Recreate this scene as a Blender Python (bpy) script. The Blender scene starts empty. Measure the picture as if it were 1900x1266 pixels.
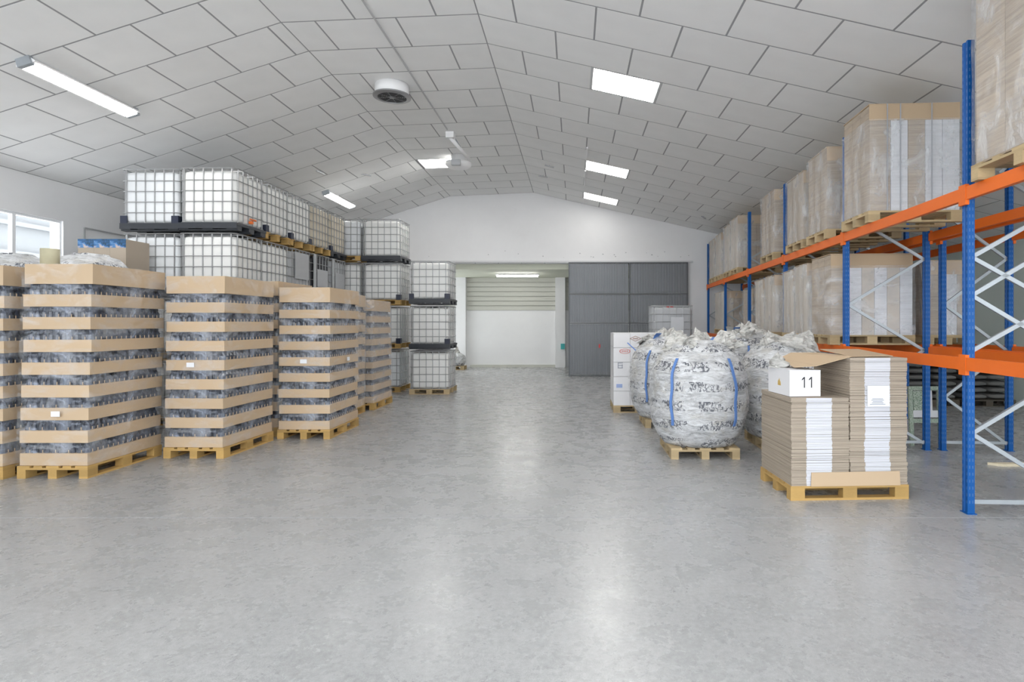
import bpy, math, random
from mathutils import Vector, Matrix, noise

random.seed(7)
S = bpy.context.scene
C = S.collection

# ------------------------------------------------------------------ camera
cam_data = bpy.data.cameras.new('camera')
cam_data.sensor_width = 36.0
cam_data.lens = 36.0 * 1080 / 1900
cam_data.shift_x = -115 / 1900
cam_data.shift_y = -33 / 1900
cam_data.clip_end = 200
cam = bpy.data.objects.new('camera', cam_data)
cam.location = (0, 0, 1.78)
cam.rotation_euler = (math.pi / 2, 0, 0)
C.objects.link(cam)
S.camera = cam

# ------------------------------------------------------------------ world, exposure
W = bpy.data.worlds.new('sky')
W.use_nodes = True
bg = W.node_tree.nodes['Background']
bg.inputs[0].default_value = (0.93, 0.97, 1.0, 1)
bg.inputs[1].default_value = 2.15
S.world = W
S.view_settings.view_transform = 'Standard'
S.view_settings.look = 'None'
S.view_settings.gamma = 1
S.view_settings.use_curve_mapping = False
S.view_settings.exposure = 1.33
LAMP = 13.0        # fluorescent tubes
PANEL = 12.0       # ceiling light panels

# ------------------------------------------------------------------ materials
class N:
    """small node-tree builder"""
    def __init__(s, name):
        s.m = bpy.data.materials.new(name)
        s.m.use_nodes = True
        s.t = s.m.node_tree
        s.b = s.t.nodes['Principled BSDF']
        s.out = s.t.nodes['Material Output']
    def n(s, typ, **kw):
        nd = s.t.nodes.new(typ)
        for k, v in kw.items():
            if k.startswith('i_'):
                key = k[2:]
                key = int(key) if key.isdigit() else key.replace('_', ' ')
                nd.inputs[key].default_value = v
            else:
                setattr(nd, k, v)
        return nd
    def l(s, a, b):
        s.t.links.new(a, b)
    def coords(s, scale=(1, 1, 1), kind='Object'):
        tc = s.n('ShaderNodeTexCoord')
        mp = s.n('ShaderNodeMapping')
        mp.inputs['Scale'].default_value = scale
        s.l(tc.outputs[kind], mp.inputs[0])
        return mp.outputs[0]
    def noise(s, vec, scale, detail=3, rough=.55, dist=0.0):
        nd = s.n('ShaderNodeTexNoise')
        nd.inputs['Scale'].default_value = scale
        nd.inputs['Detail'].default_value = detail
        nd.inputs['Roughness'].default_value = rough
        nd.inputs['Distortion'].default_value = dist
        s.l(vec, nd.inputs['Vector'])
        return nd.outputs['Fac']
    def ramp(s, fac, stops):
        nd = s.n('ShaderNodeValToRGB')
        e = nd.color_ramp.elements
        while len(e) < len(stops):
            e.new(0.5)
        for i, (p, c) in enumerate(stops):
            e[i].position = p
            e[i].color = (c, c, c, 1) if isinstance(c, (int, float)) else (*c, 1)
        s.l(fac, nd.inputs[0])
        return nd.outputs[0]
    def math(s, op, a, b=None):
        nd = s.n('ShaderNodeMath', operation=op)
        for i, v in enumerate((a, b)):
            if v is None:
                continue
            if isinstance(v, (int, float)):
                nd.inputs[i].default_value = v
            else:
                s.l(v, nd.inputs[i])
        return nd.outputs[0]
    def mix(s, fac, a, b, mode='MIX'):
        nd = s.n('ShaderNodeMix', data_type='RGBA', blend_type=mode)
        for sock, v in ((nd.inputs[0], fac), (nd.inputs[6], a), (nd.inputs[7], b)):
            if isinstance(v, (int, float)):
                sock.default_value = v
            elif isinstance(v, tuple):
                sock.default_value = (*v, 1)
            else:
                s.l(v, sock)
        return nd.outputs[2]
    def bump(s, h, strength=.3, dist=.01):
        nd = s.n('ShaderNodeBump')
        nd.inputs['Strength'].default_value = strength
        nd.inputs['Distance'].default_value = dist
        s.l(h, nd.inputs['Height'])
        s.l(nd.outputs[0], s.b.inputs['Normal'])
    def base(s, v):
        if isinstance(v, tuple):
            s.b.inputs['Base Color'].default_value = (*v, 1)
        else:
            s.l(v, s.b.inputs['Base Color'])
    def set(s, rough=None, metal=None, spec=None):
        if rough is not None: s.b.inputs['Roughness'].default_value = rough
        if metal is not None: s.b.inputs['Metallic'].default_value = metal
        if spec is not None: s.b.inputs['Specular IOR Level'].default_value = spec
        return s.m
    def rnd(s):
        return s.n('ShaderNodeObjectInfo').outputs['Random']

M = {}
def simple(key, col, rough=.6, metal=0, var=.0, nscale=6, bump=0, kind='Object', scale=(1, 1, 1), rndvar=0, spec=None):
    n = N(key)
    c = tuple(col)
    src = c
    if var:
        f = n.noise(n.coords(scale, kind), nscale, 4)
        src = n.mix(f, tuple(x * (1 - var) for x in c), tuple(min(1, x * (1 + var)) for x in c))
        if bump:
            n.bump(f, bump, .004)
    if rndvar:
        f2 = n.rnd()
        g = n.ramp(f2, [(0, 1 - rndvar), (1, 1.0)])
        src = n.mix(1.0, src, g, 'MULTIPLY')
    n.base(src)
    M[key] = n.set(rough, metal, spec)
    return M[key]

def floor_mat():
    n = N('polished_concrete')
    v = n.coords((1, 1, 1))
    a = n.noise(v, .55, 5, .6)
    b = n.noise(v, 3.2, 8, .72, .2)
    c = n.noise(v, 26, 4, .75)
    fine = n.noise(v, 160, 2, .7)
    m1 = n.mix(n.ramp(a, [(.3, 0.0), (.7, 1.0)]), (.37, .373, .38), (.45, .454, .46))
    m2 = n.mix(n.ramp(b, [(.15, 0.0), (.85, 1.0)]), (.72, .72, .72), (1.0, 1.0, 1.0))
    col = n.mix(.55, m1, m2, 'MULTIPLY')
    g = n.ramp(c, [(.3, .76), (.7, 1.16)])
    col = n.mix(1.0, col, g, 'MULTIPLY')
    g2 = n.ramp(fine, [(.25, .74), (.75, 1.2)])
    col = n.mix(.8, col, g2, 'MULTIPLY')
    n.base(col)
    r = n.ramp(b, [(.25, .20), (.75, .36)])
    n.l(r, n.b.inputs['Roughness'])
    n.bump(n.noise(v, 12, 4), .03, .004)
    M['floor'] = n.set(spec=.55)
floor_mat()

def panel_mat():
    n = N('ceiling_panel_white')
    v = n.coords((1, 1, 1), 'Object')
    g = n.ramp(n.rnd(), [(0, .965), (1, 1.0)])
    f = n.ramp(n.noise(v, 2.0, 5), [(.3, .96), (.7, 1.0)])
    col = n.mix(1.0, (.89, .89, .885), g, 'MULTIPLY')
    col = n.mix(1.0, col, f, 'MULTIPLY')
    n.base(col)
    M['panel'] = n.set(.7)
panel_mat()

def wall_mat(key, col, lowdirt=0.0):
    n = N(key)
    v = n.coords((1, 1, 1))
    f = n.ramp(n.noise(v, 1.3, 6, .6), [(.3, .955), (.7, 1.0)])
    spots = n.ramp(n.noise(v, 9, 3, .6), [(.70, 1.0), (.78, .8)])
    c = n.mix(1.0, col, f, 'MULTIPLY')
    c = n.mix(.35, c, spots, 'MULTIPLY')
    n.base(c)
    n.bump(n.noise(v, 14, 4), .06, .004)
    M[key] = n.set(.75)
wall_mat('wall_white', (.79, .79, .80))
wall_mat('wall_green', (.68, .77, .73))
wall_mat('wall_concrete', (.55, .55, .50))
wall_mat('wall_cream', (.70, .72, .60))

simple('joint', (.33, .33, .34), .8)
simple('trim_grey', (.55, .55, .56), .5, .2)
simple('door_grey', (.20, .21, .225), .45, .25, var=.10, nscale=1.5)
simple('door_frame_grey', (.10, .105, .115), .45, .25)

def card(key, col, lines=0.0, line_scale=60, rough=.75, rv=.10):
    n = N(key)
    v = n.coords((1, 1, 1))
    f = n.noise(v, 3.0, 4)
    c = n.mix(f, tuple(x * .975 for x in col), tuple(min(1, x * 1.02) for x in col))
    if lines:
        h = n.noise(n.coords((.6, .6, line_scale)), 1.0, 3, .75)
        c = n.mix(lines, c, n.ramp(h, [(.33, .62), (.62, 1.06)]), 'MULTIPLY')
        n.bump(h, .5, .006)
    c = n.mix(1.0, c, n.ramp(n.rnd(), [(0, 1 - rv), (1, 1)]), 'MULTIPLY')
    n.base(c)
    M[key] = n.set(rough)
card('cardboard', (.53, .395, .262))
card('cardboard_grey', (.42, .355, .285))
card('stack_brown', (.46, .38, .30), .75, 55)
card('stack_white', (.68, .69, .72), .35, 55, rv=.03)
card('sheet_brown', (.45, .38, .305), .8, 75)
card('sheet_white', (.68, .69, .74), .45, 75, rv=.03)
card('carton_white', (.72, .72, .74), rv=.03)
card('carton_pale', (.54, .485, .42))

def wood(key, col, rv=.25):
    n = N(key)
    f = n.noise(n.coords((1.2, 1.2, 6), 'Object'), 3.0, 5, .65, .6)
    c = n.mix(f, tuple(x * .72 for x in col), tuple(min(1, x * 1.2) for x in col))
    c = n.mix(1.0, c, n.ramp(n.rnd(), [(0, 1 - rv), (1, 1.05)]), 'MULTIPLY')
    n.base(c)
    M[key] = n.set(.75)
wood('wood_yellow', (.50, .315, .105))
wood('wood_pale', (.50, .38, .215))
wood('wood_dark', (.10, .085, .065))

simple('bottle', (.035, .040, .055), .22, 0)
simple('bottle_gap', (.020, .023, .032), .6)
simple('bottle_cap', (.42, .44, .48), .4)

def film(key, lo=.03, hi=.45, scale=(2.2, 2.2, 14), tint=(.93, .95, 1.0), nscale=1.6, bump=.9):
    n = N(key)
    v = n.coords(scale)
    a = n.noise(v, nscale, 5, .62, .8)
    b = n.noise(n.coords(tuple(x * 2.3 for x in scale)), nscale, 4, .6, 1.2)
    al = n.ramp(a, [(.45, lo), (.72, hi)])  # milky wrap, with its streaky highlights painted as opacity patches
    n.l(al, n.b.inputs['Alpha'])
    n.base(tint)
    n.bump(b, bump, .03)
    M[key] = n.set(.17, spec=.6)
film('film', .0, .26, (2.0, 2.0, 4.0), bump=.5)
film('film_heavy', .10, .40, (1.6, 1.6, 3))
film('film_soft', .12, .50, (2.6, 2.6, 1.5), (.84, .86, .90), 1.6, .6)
film('film_band', .02, .38, (3.0, 3.0, 4.5), (.70, .78, .95), 1.6, .8)
film('film_bag', .02, .26, (1.6, 1.6, 6.0), (.90, .93, .98), 2.2, .5)

def tank_mat(key, col, dark=0):
    n = N(key)
    f = n.noise(n.coords((1, 1, .6)), 2.5, 3)
    n.base(n.mix(f, tuple(x * .94 for x in col), col))
    n.b.inputs['Subsurface Weight'].default_value = 0.0
    M[key] = n.set(.38, spec=.4)
tank_mat('tank_white', (.78, .78, .765))
tank_mat('tank_cool', (.73, .75, .77))
tank_mat('tank_tan', (.56, .50, .40))
tank_mat('tank_grey', (.42, .43, .45))
tank_mat('tank_black', (.02, .02, .025))
simple('cage_steel', (.38, .385, .395), .42, .35)
simple('galv', (.38, .41, .44), .42, .45, var=.1, nscale=8)
simple('galv_dull', (.42, .43, .44), .45, .4, var=.1, nscale=8)
simple('plate_grey', (.47, .48, .50), .4, .3, var=.06, nscale=5)
simple('plastic_black', (.030, .034, .042), .42, var=.2, nscale=10)
simple('plastic_navy', (.018, .024, .048), .45)
simple('cap_red', (.55, .03, .03), .4)
simple('valve_orange', (.70, .16, .03), .5)
simple('blue_paint', (.001, .082, .31), .45, spec=.3, var=.10, nscale=5)
simple('orange_paint', (.74, .145, .014), .45, spec=.3, var=.10, nscale=3)
simple('slot_light', (.06, .15, .38), .5)
simple('paper', (.74, .75, .78), .6)
simple('ink_black', (.02, .02, .025), .6)
simple('ink_grey', (.30, .32, .38), .6)
simple('ink_blue', (.16, .30, .68), .6)
simple('ink_red', (.60, .22, .20), .6)
simple('ink_brown', (.42, .30, .27), .6)
simple('gold', (.62, .42, .12), .5)
simple('strap_blue', (.10, .21, .50), .5)
simple('strap_grey', (.36, .37, .40), .5)
simple('white_metal', (.86, .86, .87), .4)
simple('fan_grille', (.10, .10, .105), .35, .6)
simple('fan_ring', (.34, .34, .35), .35, .6)
simple('frame_white', (.80, .81, .83), .45)
simple('outside_wall', (.20, .21, .22), .8)
simple('roll_khaki', (.46, .43, .30), .7, var=.15, nscale=10)
simple('teal', (.05, .42, .42), .5)

def emit(key, col, st):
    n = N(key)
    n.base(col)
    n.b.inputs['Emission Color'].default_value = (*col, 1)
    n.b.inputs['Emission Strength'].default_value = st
    M[key] = n.set(.5)
emit('tube_light', (1.0, .985, .95), LAMP)
emit('panel_light', (1.0, .985, .94), PANEL)
emit('panel_light_weak', (1.0, .985, .94), 3.0)

def glass_mat():
    n = N('window_glass')
    n.base((.9, .95, .97))
    n.b.inputs['Alpha'].default_value = .12
    M['glass'] = n.set(.03, spec=.5)
glass_mat()

def print_mat():
    """blue printed carton header: big coloured blotches"""
    n = N('printed_blue_header')
    v = n.coords((1, 1, 1), 'Object')
    a = n.noise(v, 9, 3, .6, .7)
    c = n.ramp(a, [(.35, (.02, .06, .10)), (.47, (.03, .12, .30)), (.56, (.10, .25, .50)), (.66, (.55, .45, .40))])
    n.base(c)
    M['print_blue'] = n.set(.5)
print_mat()

def bag_mat(key, amount=1.0, blue=.0, col=(.76, .77, .79)):
    """crumpled white plastic with scribbled black print rows"""
    n = N(key)
    v = n.coords((1, 1, 1))
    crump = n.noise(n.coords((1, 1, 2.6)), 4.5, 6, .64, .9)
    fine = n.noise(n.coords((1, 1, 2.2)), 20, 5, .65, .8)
    c = n.mix(n.ramp(crump, [(.30, 0.0), (.66, 1.0)]), tuple(x * .58 for x in col), tuple(min(1, x * 1.06) for x in col))  # crumple hollows darkened: shade of the folds put into the colour
    wr = n.ramp(n.noise(n.coords((1, 1, 5)), 7, 6, .7, 1.2), [(.36, .52), (.52, 1.0)])  # dark wrinkle streaks, crease shade painted in
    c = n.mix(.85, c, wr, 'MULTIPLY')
    tan = n.ramp(n.noise(v, 3.1, 4, .6, 1.0), [(.52, 0.0), (.74, .55)])
    c = n.mix(tan, c, (.52, .48, .40))
    # contour-line strokes -> scribble print
    st = n.noise(n.coords((1.3, 1.3, .8)), 15, 1.0, .5, .9)
    line = n.math('LESS_THAN', n.math('ABSOLUTE', n.math('SUBTRACT', st, .5)), .055)
    sep = n.n('ShaderNodeSeparateXYZ')
    n.l(n.coords((1, 1, 1)), sep.inputs[0])
    row = n.math('GREATER_THAN', n.math('SINE', n.math('MULTIPLY', sep.outputs[2], 25.0)), .0)
    patch = n.math('GREATER_THAN', n.noise(n.coords((1, 1, 1.5)), 3.6, 2, .5), .475)
    k = n.math('MULTIPLY', n.math('MULTIPLY', line, row), patch)
    k = n.math('MULTIPLY', k, .86 * amount)
    c = n.mix(k, c, (.045, .05, .075))
    n.base(c)
    h = n.math('ADD', crump, n.math('MULTIPLY', fine, .35))
    n.bump(h, .8, .05)
    M[key] = n.set(.42)
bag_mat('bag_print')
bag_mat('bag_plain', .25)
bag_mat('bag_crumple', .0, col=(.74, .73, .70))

def marble_green():
    n = N('green_white_mottled_paint')
    a = n.noise(n.coords((1, 1, 1)), 26, 4, .7, 1.0)
    n.base(n.ramp(a, [(.42, (.06, .13, .07)), (.50, (.30, .40, .29)), (.58, (.72, .73, .68))]))
    M['mottle'] = n.set(.6)
marble_green()
simple('sack_shaded', (.16, .16, .155), .7, var=.15, nscale=6, rndvar=.25)  # base colour kept dark to carry the shade behind the racks
simple('plank_pale', (.70, .62, .46), .7, var=.12, nscale=4)

# ------------------------------------------------------------------ mesh helpers
class MB:
    def __init__(s):
        s.v, s.f, s.mi = [], [], []
        s.cur = 0
    def face(s, idx):
        s.f.append(idx); s.mi.append(s.cur)
    def box(s, x0, y0, z0, x1, y1, z1):
        b = len(s.v)
        s.v += [(x0, y0, z0), (x1, y0, z0), (x1, y1, z0), (x0, y1, z0), (x0, y0, z1), (x1, y0, z1), (x1, y1, z1), (x0, y1, z1)]
        for q in ((0, 3, 2, 1), (4, 5, 6, 7), (0, 1, 5, 4), (1, 2, 6, 5), (2, 3, 7, 6), (3, 0, 4, 7)):
            s.face(tuple(b + i for i in q))
        return s
    def bar(s, p, q, w, h, up=(0, 0, 1)):
        p, q = Vector(p), Vector(q)
        d = (q - p).normalized()
        up = Vector(up)
        a = d.cross(up)
        if a.length < 1e-4:
            a = d.cross(Vector((1, 0, 0)))
        a.normalize()
        c = a.cross(d).normalized()
        b = len(s.v)
        for e in (p, q):
            for sa, sc in ((-1, -1), (1, -1), (1, 1), (-1, 1)):
                s.v.append(tuple(e + a * sa * w / 2 + c * sc * h / 2))
        for k in ((3, 2, 1, 0), (4, 5, 6, 7), (0, 1, 5, 4), (1, 2, 6, 5), (2, 3, 7, 6), (3, 0, 4, 7)):
            s.face(tuple(b + i for i in k))
        return s
    def cyl(s, p, q, r, n=12, r2=None, caps=True):
        p, q = Vector(p), Vector(q)
        r2 = r if r2 is None else r2
        d = (q - p).normalized()
        a = d.cross(Vector((0, 0, 1)))
        if a.length < 1e-4:
            a = Vector((1, 0, 0))
        a.normalize()
        c = d.cross(a).normalized()
        b = len(s.v)
        for e, rr in ((p, r), (q, r2)):
            for i in range(n):
                t = 2 * math.pi * i / n
                s.v.append(tuple(e + a * math.cos(t) * rr + c * math.sin(t) * rr))
        for i in range(n):
            j = (i + 1) % n
            s.face((b + i, b + j, b + n + j, b + n + i))
        if caps:
            s.face(tuple(b + i for i in range(n - 1, -1, -1)))
            s.face(tuple(b + n + i for i in range(n)))
        return s
    def rings(s, rings, closed=True, cap0=False, cap1=False):
        """loft a list of equal-length point rings"""
        b = len(s.v)
        n = len(rings[0])
        for r in rings:
            s.v += [tuple(p) for p in r]
        for k in range(len(rings) - 1):
            for i in range(n if closed else n - 1):
                j = (i + 1) % n
                s.face((b + k * n + i, b + k * n + j, b + (k + 1) * n + j, b + (k + 1) * n + i))
        if cap0: s.face(tuple(b + i for i in range(n - 1, -1, -1)))
        if cap1: s.face(tuple(b + (len(rings) - 1) * n + i for i in range(n)))
        return s
    def tube_path(s, pts, r, closed=False):
        """square tube along a horizontal polyline"""
        rr = []
        n = len(pts)
        for i, p in enumerate(pts):
            p = Vector(p)
            a = Vector(pts[(i - 1) % n]) if (closed or i) else p
            c = Vector(pts[(i + 1) % n]) if (closed or i < n - 1) else p
            d = (c - a)
            d.z = 0
            d.normalize()
            o = Vector((d.y, -d.x, 0))
            rr.append([p + o * r, p + Vector((0, 0, r)), p - o * r, p - Vector((0, 0, r))])
        if closed:
            rr.append(rr[0])
        return s.rings(rr)
    def mesh(s, name, mats, smooth=False):
        me = bpy.data.meshes.new(name)
        me.from_pydata(s.v, [], s.f)
        if isinstance(mats, str):
            mats = [mats]
        for m in mats:
            me.materials.append(M[m])
        if len(mats) > 1:
            me.polygons.foreach_set('material_index', s.mi)
        if smooth:
            me.polygons.foreach_set('use_smooth', [True] * len(me.polygons))
        me.update()
        return me

def link(name, me, parent=None, loc=(0, 0, 0), rot=(0, 0, 0), scale=(1, 1, 1)):
    o = bpy.data.objects.new(name, me)
    C.objects.link(o)
    o.parent = parent
    o.location = loc
    o.rotation_euler = rot
    o.scale = scale
    return o
def build(name, mb, mats, parent=None, smooth=False, loc=(0, 0, 0), rot=(0, 0, 0)):
    return link(name, mb.mesh(name, mats, smooth), parent, loc, rot)
_unit = {}
def piece(name, parent, c, size, mat, rot=(0, 0, 0)):
    """one block-shaped piece; alike pieces share one mesh"""
    if mat not in _unit:
        _unit[mat] = MB().box(-.5, -.5, -.5, .5, .5, .5).mesh('block_' + mat, mat)
    return link(name, _unit[mat], parent, c, rot, size)
def tag(o, label, cat, group=None):
    o['label'] = label
    o['category'] = cat
    if group:
        o['group'] = group
    return o
def thing(name, label, cat, loc=(0, 0, 0), rz=0, group=None):
    o = bpy.data.objects.new(name, None)
    C.objects.link(o)
    o.location = loc
    o.rotation_euler = (0, 0, rz)
    o.empty_display_size = .1
    return tag(o, label, cat, group)
def struct(o):
    o['kind'] = 'structure'
    return o
def copy_thing(root, loc, rz, label, group=None):
    r = root.copy()
    C.objects.link(r)
    r.location = loc
    r.rotation_euler = (0, 0, rz)
    r['label'] = label
    if group:
        r['group'] = group
    for ch in list(root.children):
        c = ch.copy()
        C.objects.link(c)
        c.parent = r
        for g in list(ch.children):
            d = g.copy()
            C.objects.link(d)
            d.parent = c
    return r
def rrect(w, d, r, z, n=4):
    pts = []
    for cx, cy, a0 in ((w / 2 - r, d / 2 - r, 0), (-w / 2 + r, d / 2 - r, 90), (-w / 2 + r, -d / 2 + r, 180), (w / 2 - r, -d / 2 + r, 270)):
        for i in range(n + 1):
            a = math.radians(a0 + 90 * i / n)
            pts.append((cx + r * math.cos(a), cy + r * math.sin(a), z))
    return pts

# ------------------------------------------------------------------ room shell
XL, XR, YB, YF = -9.45, 9.5, 19.6, -4.0
XK, XRIDGE = -4.17, -1.36
ZK, ZR = 6.07, 6.19
SL_L, SL_R = .32, .225
def roof(x):
    if x <= XK: return ZK + SL_L * (x - XK)
    if x <= XRIDGE: return ZK + (ZR - ZK) * (x - XK) / (XRIDGE - XK)
    return ZR - SL_R * (x - XRIDGE)

YREAR = 23.6
mb = MB()
mb.box(XL - .3, YF - 6, -.2, XR + .3, YREAR + .3, 0)
struct(build('floor', mb, 'floor'))
for i, y in enumerate((5.33, 12.6)):        # saw-cut joints
    struct(piece('trim_%d' % (i + 1), None, (0, y, .0008), (XR - XL - .2, .008, .0015), 'joint'))

# ceiling: three sloping planes of separate panels on a grey grid
ROW0, ROW = 9.15, .87
def ceiling(name, xa, xb, pitch, off_even, off_odd, lights=()):
    za, zb = roof(xa), roof(xb)
    ang = math.atan2(zb - za, xb - xa)
    mb = MB()
    mb.rings([[(xa, YF, za - .0088), (xb, YF, zb - .0088), (xb, YF, zb + .18), (xa, YF, za + .18)],
              [(xa, YB, za - .0088), (xb, YB, zb - .0088), (xb, YB, zb + .18), (xa, YB, za + .18)]], True, True, True)
    root = struct(build(name, mb, 'joint'))
    ca = math.cos(ang)
    g = .026
    for i in range(-15, 12):
        y0 = ROW0 + ROW * i
        y1 = min(y0 + ROW, YB - .01)
        off = off_even if i % 2 == 0 else off_odd
        if name == 'ceiling_left':
            cuts = [xb]
            x = xb - off
            while x > xa + .03:
                cuts.append(x); x -= pitch
            cuts.append(xa)
            cuts.reverse()
        elif name == 'ceiling_middle':
            cuts = [xb]
            x = xb - off
            while x > xa + .03:
                cuts.append(x); x -= pitch
            cuts.append(xa)
            cuts.reverse()
        else:
            cuts = [xa]
            x = xa + off
            while x < xb - .03:
                cuts.append(x); x += pitch
            cuts.append(xb)
        for k in range(len(cuts) - 1):
            c0, c1 = cuts[k], cuts[k + 1]
            xm, ym = (c0 + c1) / 2, (y0 + y1) / 2
            if any(i == li and c0 < lx < c1 for li, lx in lights):
                continue
            piece('panel', root, (xm, ym, roof(xm) + .015), ((c1 - c0) / ca - g, y1 - y0 - g, .05), 'panel', (0, -ang, 0))
    return root, ang
LIGHTS_R = [(0, .8), (6, .8), (10, .8)]
ceilL, angL = ceiling('ceiling_left', XL, XK, .86, .63, .20)
ceilM, angM = ceiling('ceiling_middle', XK, XRIDGE, 1.15, .60, 1.18, [(7, -3.9)])
ceilR, angR = ceiling('ceiling_right', XRIDGE, XR, 1.10, .55, 1.10, LIGHTS_R + [(-6, .8), (-12, .8)])

# ceiling light panels
def light_panel(i, xa, xb, ang, label, glow='panel_light'):
    y0 = ROW0 + ROW * i
    xm, ym = (xa + xb) / 2, y0 + ROW / 2
    L, D = (xb - xa) / math.cos(ang) - .03, ROW - .03
    t = thing('ceiling_light_panel', label, 'ceiling light', (xm, ym, roof(xm)), 0, 'flush ceiling light panels')
    t.rotation_euler = (0, -ang, 0)
    piece('diffuser', t, (0, 0, -.004), (L - .05, D - .05, .02), glow)
    mb = MB()
    for s in (-1, 1):
        mb.box(s * L / 2 - .018, -D / 2, -.012, s * L / 2 + .018, D / 2, .028)
        mb.box(-L / 2 + .018, s * D / 2 - .018, -.012, L / 2 - .018, s * D / 2 + .018, .028)
    build('frame', mb, 'trim_grey', t)
for (i, lx), lab in zip(LIGHTS_R, ('large bright ceiling light panel nearest the camera on the right slope',
                                    'bright ceiling light panel second along the right roof slope',
                                    'bright ceiling light panel closest to the white end wall')):
    light_panel(i, .29 - .01, 1.39, angR, lab, 'panel_light_weak' if i == 10 else 'panel_light')
# unseen lights added along the row over and behind the camera, for brightness
light_panel(-6, .28, 1.39, angR, 'added unseen ceiling light panel above the camera on the right slope')
light_panel(-12, .28, 1.39, angR, 'added unseen ceiling light panel behind the camera on the right slope')
light_panel(7, -4.13, -3.13, angM, 'bright light panel behind the white ceiling dome')

# walls
WT = .25
WY0, WY1, WZ0, WZ1 = 8.05, 10.77, 2.3, 3.67
mb = MB()
zt = roof(XL) + .1
mb.box(XL - WT, YF, 0, XL, YB, WZ0)
mb.box(XL - WT, YF, WZ1, XL, YB, zt)
mb.box(XL - WT, YF, WZ0, XL, WY0, WZ1)
mb.box(XL - WT, WY1, WZ0, XL, YB, WZ1)
struct(build('wall_left', mb, 'wall_white'))
win = thing('window_1', 'white framed window high on the left wall', 'window', (XL - .06, WY0, WZ0))
struct(win); del win['category']
L = WY1 - WY0
for k in range(3):
    y = L * k / 3
    piece('pane', win, (-.02, y + L / 6, (WZ1 - WZ0) / 2), (.008, L / 3 - .06, WZ1 - WZ0 - .08), 'glass')
mb = MB()
for k in range(4):
    y = L * k / 3
    mb.box(-.05, max(0, y - .03), .04, .02, min(L, y + .03), WZ1 - WZ0 - .04)
mb.box(-.05, 0, 0, .02, L, .04)
mb.box(-.05, 0, WZ1 - WZ0 - .04, .02, L, WZ1 - WZ0)
build('window_frame', mb, 'frame_white', win)

mb = MB()
mb.box(XR, YF, 0, XR + WT, YB, roof(XR) + .1)
struct(build('wall_right', mb, 'wall_green'))

# end wall with the big doorway
OX0, OX1, OZ = -4.45, 3.6, 3.80
mb = MB()
def wall_poly(mb, pts, y0, y1):
    b = len(mb.v)
    n = len(pts)
    mb.v += [(x, y0, z) for x, z in pts] + [(x, y1, z) for x, z in pts]
    mb.face(tuple(b + i for i in range(n)))
    mb.face(tuple(b + n + i for i in range(n - 1, -1, -1)))
    for i in range(n):
        j = (i + 1) % n
        mb.face((b + i, b + n + i, b + n + j, b + j))
wall_poly(mb, [(XL, 0), (OX0, 0), (OX0, OZ), (XL, OZ)], YB, YB + .3)
wall_poly(mb, [(OX1, 0), (XR, 0), (XR, roof(XR) + .1), (XR, OZ), (OX1, OZ)][:2] + [(XR, OZ - .3), (OX1, OZ - .3)], YB, YB + .3)
wall_poly(mb, [(XL, OZ), (OX0, OZ), (OX1, OZ), (OX1, OZ - .3), (XR, OZ - .3), (XR, roof(XR) + .1), (XRIDGE, ZR + .1), (XK, ZK + .1), (XL, roof(XL) + .1)], YB, YB + .3)
struct(build('wall_back', mb, 'wall_white'))
# door track along the lintel
tr = struct(build('trim_3', MB().box(-5.2, YB - .07, 3.82, 4.0, YB, 3.875), 'trim_grey'))
mb = MB()
for k in range(12):
    mb.box(-4.9 + .78 * k, YB - .05, 3.79, -4.86 + .78 * k, YB, 3.82)
build('track_bracket', mb, 'galv_dull', tr)
# small bolts and stains along the wall above the track
rs = random.Random(3)
mb = MB()
for k in range(20):
    x, z = rs.uniform(-5, 3.9), 3.98 + abs(rs.gauss(0, .12))
    r = rs.uniform(.006, .016)
    mb.box(x - r * 1.4, YB - .012, z - r, x + r * 1.4, YB, z + r)
build('wall_plug', mb, 'galv_dull', tr)

# sliding grey corrugated door
DX0, DXM, DX1 = -.18, 1.86, 3.80
door = thing('door_1', 'grey corrugated sliding door', 'door', (0, YB - .17, 0))
struct(door); del door['category']
zs = [.03, 1.78, 2.76, 3.80]
for (xa, xb) in ((DX0, DXM), (DXM, DX1)):
    for k in range(3):
        z0, z1 = zs[k] + .03, zs[k + 1] - .03
        mb = MB()
        n = int((xb - xa - .08) / .085)
        p = (xb - xa - .08) / n
        prof = []
        for i in range(n):
            x = xa + .04 + p * i
            prof += [(x, 0), (x + p * .55, 0), (x + p * .62, -.032), (x + p * .93, -.032)]
        prof.append((xb - .04, 0))
        mb.rings([[(x, y, z0) for x, y in prof], [(x, y, z1) for x, y in prof]], closed=False)
        mb.rings([[(x, .03, z0) for x, y in prof], [(x, .03, z1) for x, y in prof]], closed=False)
        build('door_panel', mb, 'door_grey', door)
for z in zs:
    piece('rail', door, ((DX0 + DX1) / 2, -.012, z), (DX1 - DX0, .06, .035), 'door_frame_grey')
for x in (DX0 + .02, DXM, DX1 - .02):
    piece('stile', door, (x, -.012, 1.92), (.04, .064, 3.78), 'door_frame_grey')
mb = MB().box(-.025, -.05, -.06, .025, 0, .06)
build('door_handle', mb, 'cap_red', door, loc=(.85, -.02, 1.02))

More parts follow.
